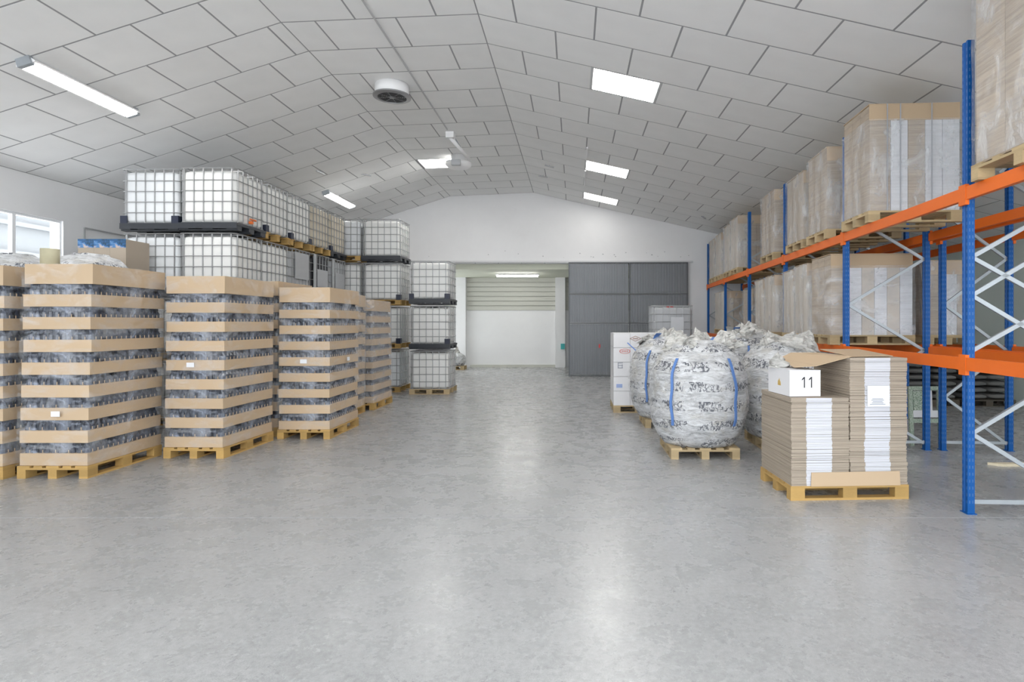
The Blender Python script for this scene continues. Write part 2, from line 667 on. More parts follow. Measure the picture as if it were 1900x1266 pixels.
# back room beyond the doorway
RX0, RX1, RZ = -7.5, 3.8, 3.62
mb = MB()
wall_poly(mb, [(RX0, 0), (RX1, 0), (RX1, 2.30), (RX0, 2.30)], YREAR, YREAR + .2)
struct(build('wall_rear', mb, 'wall_white'))
rw = struct(build('wall_rear_upper', MB().box(RX0, YREAR + .03, 2.30, RX1, YREAR + .2, RZ + .4), 'wall_concrete'))
for k in range(7):
    piece('course', rw, ((RX0 + RX1) / 2, YREAR + .015, 2.30 + .19 * k + .09), (RX1 - RX0, .09, .165), 'wall_concrete')
struct(build('ceiling_rear', MB().box(RX0, YB + .3, RZ, RX1, YREAR + .2, RZ + .2), 'wall_cream'))
struct(build('wall_rear_right', MB().box(RX1, YB + .3, 0, RX1 + .2, YREAR, RZ), 'wall_white'))
struct(build('baseboard_rear', MB().box(-4.2, YREAR - .12, 0, -.75, YREAR, .1), 'wall_concrete'))
for i, x in enumerate((-4.55, -.55)):
    struct(build('trim_%d' % (4 + i), MB().box(x - .2, YREAR - .25, 0, x + .2, YREAR, RZ), 'wall_white'))
piece_o = piece('junction_box', None, (-.45, YREAR - .29, .85), (.16, .08, .22), 'teal')
tag(piece_o, 'small teal box on the pillar in the back room', 'box')

# neighbouring building seen faintly through the window
nb = thing('neighbour_building', 'pale building outside the left window', 'building', (-21, 13, 0))
build('wall', MB().box(-4, -9, 0, 0, 12, 7.2), 'outside_wall', nb)
for k in range(3):
    piece('ledge', nb, (.1, 1.5, 4.4 + 1.1 * k), (.25, 21, .16), 'door_grey')

# ------------------------------------------------------------------ ceiling fittings
def tube_lamp(x, y0, y1, label, ang):
    ym = (y0 + y1) / 2
    L = y1 - y0
    t = thing('fluorescent_lamp', label, 'lamp', (x, ym, roof(x)), 0, 'fluorescent batten lamps')
    t.rotation_euler = (0, -ang, 0)
    mb = MB().rings([[(-.07, y, -.015), (-.125, y, -.075), (-.125, y, -.095), (.125, y, -.095), (.125, y, -.075), (.07, y, -.015)] for y in (-L / 2, L / 2)], True, True, True)
    build('housing', mb, 'white_metal', t)
    mb = MB().rings([[(-.105, y, -.0955), (-.095, y, -.104), (.095, y, -.104), (.105, y, -.0955)] for y in (-L / 2 + .05, L / 2 - .05)], True, True, True)
    build('diffuser', mb, 'tube_light', t)
    for s in (-1, 1):
        build('end_cap', MB().box(-.09, s * (L / 2) - .03, -.12, .09, s * (L / 2) + .03, -.01), 'galv', t)
tube_lamp(-7.0, 7.40, 9.20, 'long bright fluorescent lamp at the upper left of the ceiling', angL)
tube_lamp(-7.0, .6, 2.4, 'added unseen long fluorescent lamp on the left slope above the camera', angL)  # unseen lamp added to brighten the near part of the hall
tube_lamp(8.1, 8.2, 9.7, 'added unseen fluorescent lamp on the right slope behind the racks', angR)  # added out of view to light the green right wall
tube_lamp(-6.58, 15.4, 17.2, 'fluorescent lamp above the far white tanks', angL)
t = thing('fluorescent_lamp', 'fluorescent lamp on the back room ceiling beyond the doorway', 'lamp', (-2.1, 21.6, RZ), 0, 'fluorescent batten lamps')
build('housing', MB().box(-.80, -.09, -.06, .80, .09, 0), 'white_metal', t)
build('diffuser', MB().rings([[(x, -.075, -.062), (x, -.05, -.12), (x, .05, -.12), (x, .075, -.062)] for x in (-.76, .76)], True, True, True), 'tube_light', t)

# round extractor with grey grille
FX, FY = -3.30, 10.56
zf = roof(FX)
t = thing('ceiling_extractor', 'round white ceiling extractor with a grey metal grille', 'ceiling fan', (FX, FY, zf))
mb = MB()
n = 40
def circ(r, z, n=40):
    return [(r * math.cos(2 * math.pi * i / n), r * math.sin(2 * math.pi * i / n), z) for i in range(n)]
mb.rings([circ(.30, -.01), circ(.30, -.17), circ(.29, -.19)], cap0=True)
build('collar', mb, 'white_metal', t, True)
mb = MB()
mb.rings([circ(.29, -.19), circ(.335, -.20), circ(.335, -.225), circ(.255, -.24), circ(.25, -.215)], cap1=False)
build('ring', mb, 'fan_ring', t)
mb = MB()
mb.rings([circ(.25, -.215), circ(.12, -.20), circ(.10, -.195)], cap1=True)
for r in (.22, .18, .14, .10):
    mb.rings([circ(r, -.238), circ(r - .012, -.238), circ(r - .012, -.225), circ(r, -.225), circ(r, -.238)])
build('grille', mb, 'fan_grille', t)
mb = MB()
for k in range(4):
    a = math.pi / 4 * k
    mb.bar((.25 * math.cos(a), .25 * math.sin(a), -.232), (-.25 * math.cos(a), -.25 * math.sin(a), -.232), .012, .008)
mb.cyl((0, 0, -.245), (0, 0, -.20), .04, 14)
build('spokes', mb, 'fan_ring', t)

# white dome
DXc, DYc = -2.98, 15.0
t = thing('ceiling_dome', 'white dome ventilator hanging below the far ceiling light panel', 'ventilator', (DXc, DYc, roof(DXc)))
mb = MB()
mb.rings([circ(.18, -.02), circ(.18, -.16), circ(.33, -.20), circ(.33, -.27), circ(.26, -.33), circ(.12, -.36)], cap0=True, cap1=True)
build('shell', mb, 'white_metal', t, True)
build('outlet', MB().box(-.10, -.40, -.36, .12, -.27, -.22), 'plate_grey', t)

# white bracketed tube
BX, BY = -2.80, 13.2
t = thing('ceiling_heater_tube', 'white slanted tube on a ceiling bracket', 'tube lamp', (BX, BY, roof(BX)))
build('bracket', MB().box(-.09, -.10, -.16, .09, .10, -.025), 'white_metal', t)
build('tube', MB().cyl((0.0, 0, -.14), (.26, 1.0, -.36), .045, 12), 'white_metal', t, True)
build('stay', MB().bar((.07, .05, -.10), (.16, .5, -.26), .02, .02), 'galv', t)

# conduits along the ceiling
t = tag(build('conduit', MB().bar((-2.83, YF + .1, roof(-2.83) - .022), (-2.83, 13.0, roof(-2.83) - .022), .022, .02), 'trim_grey'),
        'thin grey conduit running along the middle of the ceiling', 'conduit')
mb = MB()
for a, b in ((13.3, 14.3), (15.3, 16.9), (18.75, 19.5)):
    mb.bar((.30, a, roof(.30) - .025), (.30, b, roof(.30) - .025), .035, .03)
tag(build('conduit', mb, 'white_metal'), 'short white conduit linking the light panels on the right slope', 'conduit')
mb = MB().bar((XL + .03, 11.2, 3.62), (XL + .03, 13.6, 3.62), .02, .02).bar((XL + .03, 11.2, 3.62), (XL + .03, 11.2, 2.9), .02, .02)
tag(build('conduit', mb, 'galv_dull'), 'thin conduit on the left wall beside the window', 'conduit')
# little hangers left in the ceiling
for (x, y, a, lab) in ((-.66, 15.6, .5, 'just right of the ridge line'), (3.9, 17.5, .9, 'low on the right slope near the end wall'), (-.9, 16.9, .2, 'closest to the ridge before the end wall'),
                        (-5.4, 15.1, .3, 'right of the far fluorescent lamp'), (-6.1, 14.0, 1.2, 'above the tan-stained tanks')):
    o = build('ceiling_hook', MB().bar((-.13, 0, -.02), (.13, 0, -.05), .03, .03).bar((0, 0, 0), (0, 0, -.05), .015, .015), 'galv_dull', None, False, (x, y, roof(x) - .012), (0, 0, a))
    tag(o, 'small dark metal hook in the ceiling, ' + lab, 'hook', 'hooks left in the ceiling')

# ------------------------------------------------------------------ pallets
def pallet(label, loc, rz, w, d, wood_key='wood_yellow', group='wooden pallets'):
    """w along local x, d along local y; boards run along the longer side"""
    t = thing('wooden_pallet', label, 'pallet', loc, rz, group)
    swap = d > w
    Lg, Sh = (d, w) if swap else (w, d)
    def p(name, a, b, z, sa, sb, sz):
        c, s = ((b, a, z), (sb, sa, sz)) if swap else ((a, b, z), (sa, sb, sz))
        piece(name, t, c, s, wood_key)
    for k, f in enumerate((-.5, -.25, 0, .25, .5)):
        wd = .145 if k in (0, 2, 4) else .10
        p('deck_board', 0, f * (Sh - .145), .133, Lg, wd, .022)
    for f in (-.5, 0, .5):
        p('stringer_board', f * (Lg - .145), 0, .111, .145, Sh, .022)
        p('bottom_board', 0, f * (Sh - .10), .011, Lg, .10, .022)
        for g in (-.5, 0, .5):
            p('block', f * (Lg - .145), g * (Sh - .10), .061, .145, .10, .078)
    return t
PH = .144

# ------------------------------------------------------------------ banded bottle loads on the left
_bl = {}
def bottle_mesh(w, d):
    key = (w, d)
    if key not in _bl:
        mb = MB()
        mb.cur = 0
        mb.box(-w / 2 + .03, -d / 2 + .03, 0, w / 2 - .03, d / 2 - .03, .118)
        r = .033
        nx, ny = int(w / .072), int(d / .072)
        def bot(x, y):
            mb.cur = 1
            mb.rings([[(x + rr * math.cos(2 * math.pi * i / 8), y + rr * math.sin(2 * math.pi * i / 8), z) for i in range(8)]
                      for rr, z in ((r, 0), (r, .055), (.017, .085), (.017, .10))])
            mb.cur = 2
            mb.rings([[(x + .019 * math.cos(2 * math.pi * i / 6), y + .019 * math.sin(2 * math.pi * i / 6), z) for i in range(6)] for z in (.098, .117)], cap1=True)
        for i in range(nx):
            x = -w / 2 + .04 + (w - .08) * i / (nx - 1)
            bot(x, -d / 2 + .04); bot(x, d / 2 - .04)
        for i in range(1, ny - 1):
            y = -d / 2 + .04 + (d - .08) * i / (ny - 1)
            bot(-w / 2 + .04, y); bot(w / 2 - .04, y)
        # thin pale dividers
        mb.cur = 3
        for i in range(0, nx - 1, 2):
            x = -w / 2 + .04 + (w - .08) * (i + .5) / (nx - 1)
            mb.box(x - .003, -d / 2 + .004, 0, x + .003, -d / 2 + .012, .035)
        for i in range(0, ny - 1):
            y = -d / 2 + .04 + (d - .08) * (i + .5) / (ny - 1)
            mb.box(w / 2 - .012, y - .003, 0, w / 2 - .004, y + .003, .035)
        _bl[key] = mb.mesh('bottle_layer', ['bottle_gap', 'bottle', 'bottle', 'cardboard'])
    return _bl[key]

def wrap_shell(w, d, z0, z1, amp, seed, lean=(0, 0), nz=26, nu=14, taper=0.0, name='wrap_film', grow=.012):
    mb = MB()
    rings = []
    per = []
    for i in range(nu): per.append((-w / 2 + w * i / nu, -d / 2, 0, -1))
    for i in range(nu): per.append((w / 2, -d / 2 + d * i / nu, 1, 0))
    for i in range(nu): per.append((w / 2 - w * i / nu, d / 2, 0, 1))
    for i in range(nu): per.append((-w / 2, d / 2 - d * i / nu, -1, 0))
    for k in range(nz + 1):
        f = k / nz
        z = z0 + (z1 - z0) * f
        ring = []
        for (x, y, nx, ny) in per:
            q = noise.noise(Vector((x * 3 + seed, y * 3, z * 5)))
            g = grow + amp * (q + .5)
            s = 1 + taper * (1 - f)
            ring.append((x * s * (1 + 2 * grow / w) + nx * g + lean[0] * f, y * s * (1 + 2 * grow / d) + ny * g + lean[1] * f, z))
        rings.append(ring)
    mb.rings(rings)
    return mb

_bf = {}
def band_mesh(w, d):
    if (w, d) not in _bf:
        mb = wrap_shell(w - .028, d - .028, 0, .118, .012, 4.2, nz=6, nu=22, grow=.004)
        _bf[(w, d)] = mb.mesh('band_film', 'film_band', True)
    return _bf[(w, d)]
def bottle_load(label, x, y, rz, H, seed, lean=(0, 0), stickers=(), w=.78, d=1.18, heavy=False, n=9, group='banded bottle stacks on the left'):
    """x, y: centre of the pallet on the floor"""
    rs = random.Random(seed)
    pallet('yellow wooden pallet under the ' + label[0], (x, y, 0), rz, w + .03, d + .02, 'wood_yellow', 'yellow pallets under the bottle stacks')
    t = thing('bottle_tray_stack', label[1], 'pallet load', (x, y, PH), rz, group)
    tot = H - PH
    top = .23
    pitch = (tot - top) / (n - 1)
    tray_h = pitch * .545
    band = pitch - tray_h
    for k in range(n):
        z = pitch * k
        f = z / tot
        ox, oy = lean[0] * f + rs.uniform(-.006, .006), lean[1] * f + rs.uniform(-.006, .006)
        h = tray_h if k < n - 1 else top
        piece('tray', t, (ox, oy, z + h / 2 + .001), (w, d, h - .002), 'cardboard', (0, 0, rs.uniform(-.006, .006)))
        if k < n - 1:
            b = link('bottle_layer', bottle_mesh(w - .03, d - .03), t, (ox, oy, z + h), (0, 0, 0), (1, 1, band / .118))
            b['kind'] = 'stuff'
            link('band_film', band_mesh(w, d), b)
    mb = wrap_shell(w, d, .005, tot + .004, .010, seed * 3.1, lean, 60)
    build('wrap_film', mb, 'film_heavy' if heavy else 'film', t, True)
    for (side, u, k) in stickers:
        z = pitch * k + tray_h * .55
        f = z / tot
        if side == 'f':
            piece('paper_label', t, (u * w / 2 + lean[0] * f, -d / 2 - .034 + lean[1] * f, z), (.10, .004, .06), 'paper')
        else:
            piece('paper_label', t, (w / 2 + .034 + lean[0] * f, u * d / 2 + lean[1] * f, z), (.004, .10, .06), 'paper')
    return t
bottle_load(('banded bottle stack cut by the left photo edge', 'banded bottle tray stack cut off by the left edge of the photo'),
            -6.90, 7.22, 0, 2.44, 1, (.02, 0), [('f', .75, 4)])
bottle_load(('tallest nearest banded bottle stack', 'nearest complete banded bottle tray stack, second from the left edge'),
            -5.97, 7.26, 0, 2.46, 2, (.07, 0), [('f', .1, 2)])
bottle_load(('middle banded bottle stack', 'middle banded bottle tray stack with a paper label at half height'),
            -4.985, 8.25, -.03, 2.40, 3, (.03, 0), [('f', -.1, 4)])
bottle_load(('shaded bottle stack', 'shaded banded bottle stack squeezed behind the middle one'),
            -5.03, 9.72, 0, 2.44, 4, (.0, 0))
bottle_load(('right-hand banded bottle stack', 'banded bottle tray stack with two paper labels, nearest the aisle'),
            -4.15, 9.53, 0, 2.33, 5, (.02, 0), [('f', 0, 4), ('s', .1, 4)])
bottle_load(('first heavily wrapped far bottle stack', 'grey-wrapped far bottle stack just behind the aisle-side banded one'),
            -4.60, 11.10, 0, 2.33, 6, (.03, 0), (), heavy=True)
bottle_load(('farthest bottle stack', 'farthest grey-wrapped bottle stack in front of the white tanks'),
            -4.49, 12.50, 0, 2.26, 7, (-.03, 0), (), heavy=True)

# ------------------------------------------------------------------ caged liquid tanks
IW, ID, IH = 1.0, .95, 1.13
_ibc = {}
def ibc_mesh(kind):
    if kind in _ibc: return _ibc[kind]
    mb = MB()
    if kind == 'cage':
        for z in (.14, .315, .50, .685, .87, 1.075):
            mb.tube_path(rrect(IW - .02, ID - .02, .07, z, 4), .0075 if z < 1.0 else .011, True)
        for s in (-1, 1):
            for i in range(6):
                x = -IW / 2 + .09 + (IW - .18) * i / 5
                mb.box(x - .008, s * (ID / 2 - .02) - .008, .13, x + .008, s * (ID / 2 - .02) + .008, 1.08)
                y = -ID / 2 + .09 + (ID - .18) * i / 5
                mb.box(s * (IW / 2 - .02) - .008, y - .008, .13, s * (IW / 2 - .02) + .008, y + .008, 1.08)
        for y in (-.2, .2):
            mb.box(-IW / 2 + .02, y - .012, 1.07, IW / 2 - .02, y + .012, 1.09)
        me = mb.mesh('cage', 'cage_steel')
    elif kind.startswith('tank'):
        w, d = IW - .055, ID - .055
        lev = [(.85, .145), (.97, .16), (1, .20), (1, .45), (.994, .50), (1, .55), (1, .96), (.97, 1.01), (.86, 1.035), (.35, 1.045)]
        mb.rings([rrect(w * f, d * f, .10 * f, z, 5) for f, z in lev], True, True, True)
        me = mb.mesh(kind, kind, True)
    elif kind == 'black':
        mb.box(-IW / 2 - .01, -ID / 2 - .01, .085, IW / 2 + .01, ID / 2 + .01, .13)
        for fx in (-.5, 0, .5):
            for fy in (-.5, 0, .5):
                cx, cy = fx * (IW - .17), fy * (ID - .17)
                mb.box(cx - .085, cy - .085, .02, cx + .085, cy + .085, .085)
        for fy in (-.5, 0, .5):
            mb.box(-IW / 2 - .01, fy * (ID - .17) - .06, 0, IW / 2 + .01, fy * (ID - .17) + .06, .02)
        mb.box(-IW / 2 - .01, -ID / 2 - .012, .03, IW / 2 + .01, -ID / 2 + .0, .085)
        me = mb.mesh('black_base', 'plastic_black')
    elif kind == 'guard':
        mb.box(0, 0, 0, .12, .012, .14).box(0, .012, 0, .012, .12, .14)
        me = mb.mesh('corner_guard', 'plastic_navy')
    _ibc[kind] = me
    return me
def ibc(label, x, y, z, base='black', tank='tank_white', guards=(), plate=None, cap=True, group='caged liquid tanks', extra=None):
    """x, y centre of base; front faces -y"""
    t = thing('caged_tank', label, 'tank', (x, y, z), 0, group)
    link('tank', ibc_mesh(tank), t)
    link('cage', ibc_mesh('cage'), t)
    if base == 'black':
        link('base_pallet', ibc_mesh('black'), t)
    else:
        wk = 'wood_yellow' if base == 'wood' else 'wood_pale'
        b = bpy.data.objects.new('base_pallet', None); C.objects.link(b); b.parent = t
        for f in (-.5, 0, .5):
            piece('bottom_board', b, (0, f * (ID - .1), .010), (IW, .10, .020), wk)
            piece('deck_board', b, (0, f * (ID - .14), .119), (IW + .02, .14, .020), wk)
            for g in (-.5, 0, .5):
                piece('block', b, (g * (IW - .14), f * (ID - .1), .0645), (.14, .10, .089), wk)
    for (sx, sy) in guards:
        o = link('corner_guard', ibc_mesh('guard'), t, (sx * (IW / 2 + .004), sy * (ID / 2 + .004), .12), (0, 0, {(-1, -1): 0, (1, -1): math.pi / 2, (1, 1): math.pi, (-1, 1): -math.pi / 2}[(sx, sy)]))
    if cap:
        build('cap', MB().cyl((0, 0, 1.04), (0, 0, 1.07), .09, 14), 'plastic_black' if cap is True else cap, t)
    if plate == 'f':
        piece('name_plate', t, (.10, -ID / 2 - .006, .62), (.32, .006, .36), 'plate_grey')
    elif plate == 's':
        piece('name_plate', t, (IW / 2 + .006, 0, .74), (.006, .62, .56), 'plate_grey')
    elif plate == 's2':
        piece('name_plate', t, (IW / 2 + .006, .02, .55), (.006, .56, .40), 'plate_grey')
        piece('edge_plate', t, (IW / 2 + .004, -ID / 2 + .10, .60), (.006, .12, .95), 'plate_grey')
    if extra == 'valve':
        build('valve', MB().cyl((IW / 2 - .01, -.05, .20), (IW / 2 + .05, -.05, .20), .03, 10).box(IW / 2 + .03, -.12, .235, IW / 2 + .06, .06, .26), 'valve_orange', t)
    return t
# stack of two columns at the front of the row, then the row going back
BX0 = -6.83
rowx = BX0 + IW / 2
lev_names = ['bottom', 'second', 'third', 'top']
cols = [
    ('corner column nearest the left wall', -7.375, 10.12 + ID / 2),
    ('front aisle column', rowx, 10.05 + ID / 2),
    ('column second from the front', rowx, 11.03 + ID / 2),
    ('column third from the front', rowx, 12.01 + ID / 2),
    ('column fourth from the front', rowx, 12.99 + ID / 2),
    ('column fifth from the front', rowx, 13.97 + ID / 2),
    ('inner far column beside the wall row', -6.52 + .5, 15.02 + ID / 2),
    ('far column', -4.98, 15.02 + ID / 2),
]
style = {
    (0, 3): dict(base='black', tank='tank_cool', guards=[(1, -1), (-1, -1)]), (0, 2): dict(tank='tank_cool'),
    (1, 3): dict(base='black', extra='valve'), (1, 2): dict(base='black'),
    (2, 3): dict(base='wood', guards=[(1, -1)]), (2, 2): dict(base='black', guards=[(1, -1), (1, 1)]),
    (3, 3): dict(base='wood', guards=[(1, -1), (1, 1)]), (3, 2): dict(base='wood', tank='tank_grey', plate='s'),
    (4, 3): dict(base='wood', tank='tank_tan'), (4, 2): dict(base='wood', tank='tank_black', plate='s2'),
    (5, 3): dict(base='black', tank='tank_tan', guards=[(1, -1)]), (5, 2): dict(base='wood', tank='tank_grey', plate='s2'),
    (6, 3): dict(base='wood', tank='tank_cool'), (6, 2): dict(base='wood'),
    (7, 3): dict(base='black', guards=[]), (7, 2): dict(base='wood', guards=[(1, -1)]), (7, 1): dict(base='wood', guards=[(1, -1)]), (7, 0): dict(base='wood', tank='tank_cool'),
}
tone = {'tank_white': 'white', 'tank_cool': 'white', 'tank_tan': 'tan-stained', 'tank_grey': 'grey', 'tank_black': 'black'}
cnames = ['column against the left wall', 'front column with the orange valve', 'second column of the tank row', 'third column of the tank row',
          'fourth column of the tank row', 'fifth column of the tank row', 'narrow far column in the corner', 'far column before the end wall']
for ci, (nm, x, y) in enumerate(cols):
    for lv in range(4):
        st = style.get((ci, lv), dict(base='wood'))
        lab = '%s caged tank, %s level of the %s' % (tone[st.get('tank', 'tank_white')], lev_names[lv], cnames[ci])
        ibc(lab, x + random.uniform(-.012, .012), y, IH * lv, **st)
for lv in range(3):
    ibc('white caged tank, %s of the three stacked beside the doorway' % ['bottom', 'middle', 'top'][lv], -3.62, 14.55 + ID / 2, IH * lv,
        base=['pale', 'black', 'black'][lv], tank='tank_white', guards=[[], [(1, -1)], [(1, -1), (-1, -1)]][lv])
# grey pair behind the white carton
for lv in range(2):
    ibc('grey caged tank with a red cap beside the corrugated door' if lv else 'lower grey caged tank hidden behind the printed white cartons',
        2.42, 14.2 + ID / 2, IH * lv, base='black', tank='tank_grey', plate='f', cap='cap_red')

# ------------------------------------------------------------------ loads behind the bottle stacks
def lathe_bag(r, h, seed, nz=44, nu=84, square=.5, rough=.05, neck=.0):
    mb = MB()
    rings = []
    for k in range(nz + 1):
        f = k / nz
        prof = (1 - abs(2 * f - 1) ** 3.2 * .30) if f < .5 else (1 - abs(2 * f - 1) ** 2.6 * .55)
        if f > .97: prof *= .75
        ring = []
        for i in range(nu):
            a = 2 * math.pi * i / nu
            ca, sa = math.cos(a), math.sin(a)
            p = 4.0 - 1.6 * (1 - square)
            sq = (abs(ca) ** p + abs(sa) ** p) ** (-1 / p)
            q = (noise.noise(Vector((ca * 2.0 + seed, sa * 2.0, f * h * 2.4))) * 1.0
                 + noise.noise(Vector((ca * 5 + seed, sa * 5, f * h * 7))) * .55
                 + noise.noise(Vector((ca * 11 + seed, sa * 11, f * h * 14))) * .28)
            rr = r * prof * (1 * (1 - square) + sq * square) + rough * q
            zz = f * h + rough * .5 * noise.noise(Vector((ca * 4, sa * 4 + seed, f * 6)))
            ring.append((rr * ca, rr * sa, zz if f > 0 else 0.0))
        rings.append(ring)
    mb.rings(rings, True, True, True)
    return mb
def crumple(r, h, seed, n=18, m=9):
    """a crumpled plastic tuft"""
    mb = MB()
    rings = []
    for k in range(m + 1):
        f = k / m
        ring = []
        for i in range(n):
            a = 2 * math.pi * i / n
            q = noise.noise(Vector((math.cos(a) * 1.7 + seed, math.sin(a) * 1.7, f * 3))) + .7 * noise.noise(Vector((math.cos(a) * 4, math.sin(a) * 4 + seed, f * 6)))
            rr = r * (math.cos(f * math.pi / 2) ** .7 + .02) * (1 + .75 * q)
            zz = h * f * (1 + .35 * noise.noise(Vector((math.cos(a) + seed, math.sin(a), 2))))
            ring.append((rr * math.cos(a), rr * math.sin(a), zz))
        rings.append(ring)
    mb.rings(rings, True, False, True)
    return mb
def bulk_bag(label, plabel, x, y, r, h, seed, mat='bag_print', straps=(), tufts=6, pal=True, z=0, square=.45, group='wrapped bulk bags', rough=.03, pw=None):
    rs = random.Random(seed)
    z0 = z
    if pal:
        pallet(plabel, (x, y, z), 0, pw or r * 1.32, r * 1.5, 'wood_pale', 'pallets under the bulk bags')
        z0 = z + PH
    t = thing('bulk_bag', label, 'bag', (x, y, z0), 0, group)
    build('bag_body', lathe_bag(r, h, seed, square=square, rough=rough), mat, t, True)
    for a in straps:
        mb = MB()
        pts = []
        for k in range(15):
            f = .22 + .62 * k / 14
            prof = (1 - abs(2 * f - 1) ** 3.2 * .30) if f < .5 else (1 - abs(2 * f - 1) ** 2.6 * .55)
            p = 4.0 - 1.6 * (1 - square)
            ca, sa = math.cos(a + .012 * math.sin(k)), math.sin(a + .012 * math.sin(k))
            sq = (abs(ca) ** p + abs(sa) ** p) ** (-1 / p)
            rr = r * prof * (1 * (1 - square) + sq * square) + .035
            pts.append((rr * ca, rr * sa, f * h))
        rings = []
        for (px, py, pz) in pts:
            d = Vector((-py, px, 0)).normalized() * .017
            o = Vector((px, py, 0)).normalized() * .008
            P = Vector((px, py, pz))
            rings.append([P - d - o, P + d - o, P + d + o, P - d + o])
        mb.rings(rings, True, True, True)
        build('strap', mb, 'strap_blue', t)
    for k in range(tufts):
        a, q = rs.uniform(0, 6.28), rs.uniform(.1, .62) * r
        o = build('plastic_tuft', crumple(rs.uniform(.12, .22), rs.uniform(.16, .32), seed * 7 + k), 'bag_crumple', t, False, (q * math.cos(a), q * math.sin(a), h * .90), (rs.uniform(-.4, .4), rs.uniform(-.4, .4), 0))
    for k in range(max(0, tufts // 3)):
        a, q = rs.uniform(0, 6.28), rs.uniform(.2, .6) * r
        mb = MB()
        L = rs.uniform(.08, .15)
        mb.rings([[(-.05, 0, 0), (.05, 0, 0), (.05, .006, 0), (-.05, .006, 0)], [(-.06, .05, L * .6), (.06, .05, L * .6), (.06, .058, L * .6), (-.06, .058, L * .6)], [(-.01, .16, L), (.09, .14, L), (.09, .148, L), (-.01, .168, L)]], True, True, True)
        build('loop_end', mb, 'strap_blue' if k % 3 == 0 else 'bag_crumple', t, False, (q * math.cos(a), q * math.sin(a), h * .97), (0, 0, a))
    mb = lathe_bag(r + .03, h * .94, seed + 5, 30, 60, square, rough * .5)
    mb.f = mb.f[:-2]; mb.mi = mb.mi[:-2]
    build('wrap_film', mb, 'film_bag', t, True)
    return t
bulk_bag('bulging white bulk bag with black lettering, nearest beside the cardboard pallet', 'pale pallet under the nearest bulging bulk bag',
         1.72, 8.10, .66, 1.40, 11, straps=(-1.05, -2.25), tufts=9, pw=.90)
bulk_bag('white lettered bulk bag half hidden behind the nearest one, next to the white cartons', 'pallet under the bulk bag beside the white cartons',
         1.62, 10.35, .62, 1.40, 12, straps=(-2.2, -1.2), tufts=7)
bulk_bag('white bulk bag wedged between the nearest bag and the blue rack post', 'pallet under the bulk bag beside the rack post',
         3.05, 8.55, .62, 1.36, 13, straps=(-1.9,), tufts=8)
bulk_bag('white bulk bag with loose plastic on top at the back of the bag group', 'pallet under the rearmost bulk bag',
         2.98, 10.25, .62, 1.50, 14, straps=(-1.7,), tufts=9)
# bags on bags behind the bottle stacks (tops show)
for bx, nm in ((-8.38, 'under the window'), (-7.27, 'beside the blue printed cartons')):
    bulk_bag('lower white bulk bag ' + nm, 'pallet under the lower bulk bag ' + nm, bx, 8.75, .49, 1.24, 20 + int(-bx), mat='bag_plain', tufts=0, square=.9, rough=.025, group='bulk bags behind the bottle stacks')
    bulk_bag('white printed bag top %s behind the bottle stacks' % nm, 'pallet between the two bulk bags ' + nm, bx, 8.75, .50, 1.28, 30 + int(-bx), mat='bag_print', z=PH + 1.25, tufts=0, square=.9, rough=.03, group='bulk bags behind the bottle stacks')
o = thing('tape_roll', 'khaki roll standing on the bottle stack at the left edge', 'roll', (-6.86, 7.62, 2.452))
build('roll', MB().cyl((0, 0, 0), (0, 0, .30), .10, 20), 'roll_khaki', o, True)
build('core', MB().cyl((0, 0, .30), (0, 0, .302), .04, 14), 'cardboard', o)

# printed cartons stacked by the wall
pallet('pallet under the blue printed cartons', (-7.64, 9.68, 0), 0, .80, .58, 'wood_yellow', 'wooden pallets')
for lv in range(5):
    for k in range(3):
        z = PH + .60 * lv
        x = -7.90 + .26 * k
        t = thing('printed_carton', ('tan carton with a blue printed header, %s of three by the left wall' % ['left', 'middle', 'right'][k]) if lv == 4
                  else 'plain tan carton, %s layer under the %s blue printed carton' % (['bottom', 'second', 'third', 'fourth'][lv], ['left', 'middle', 'right'][k]),
                  'carton', (x, 9.68, z), 0, 'cartons stacked by the left wall')
        build('carton', MB().box(-.128, -.26, 0, .128, .26, .595), 'cardboard_grey', t)
        if lv == 4:
            build('printed_header', MB().box(-.129, -.264, .46, .129, -.26, .60), 'print_blue', t)

# ------------------------------------------------------------------ pallet racks
RA = math.atan(.0556)
R1 = Vector((3.70, 5.46, 0))
BAY = 2.79
def rk(x, y, z=0):
    c, s = math.cos(RA), math.sin(RA)
    return (R1.x + x * c + y * s, R1.y - x * s + y * c, z)
RROT = -RA
def post_mesh(h, mat):
    prof = [(-.032, -.042), (.032, -.042), (.032, .042), (-.032, .042), (-.032, .018), (-.020, .010), (-.020, -.010), (-.032, -.018)]
    mb = MB().rings([[(x, y, 0.0) for x, y in prof], [(x, y, h) for x, y in prof]], True, True, True)
    return mb.mesh('upright_post', mat)
def slot_mesh(h):
    mb = MB()
    z = .10
    while z < h - .06:
        for y in (-.030, .030):
            mb.box(-.0335, y - .004, z, -.0318, y + .004, z + .028)
        for x in (-.014, .014):
            mb.box(x - .004, -.0435, z, x + .004, -.0418, z + .028)
        z += .065
    return mb.mesh('slots', 'slot_light')
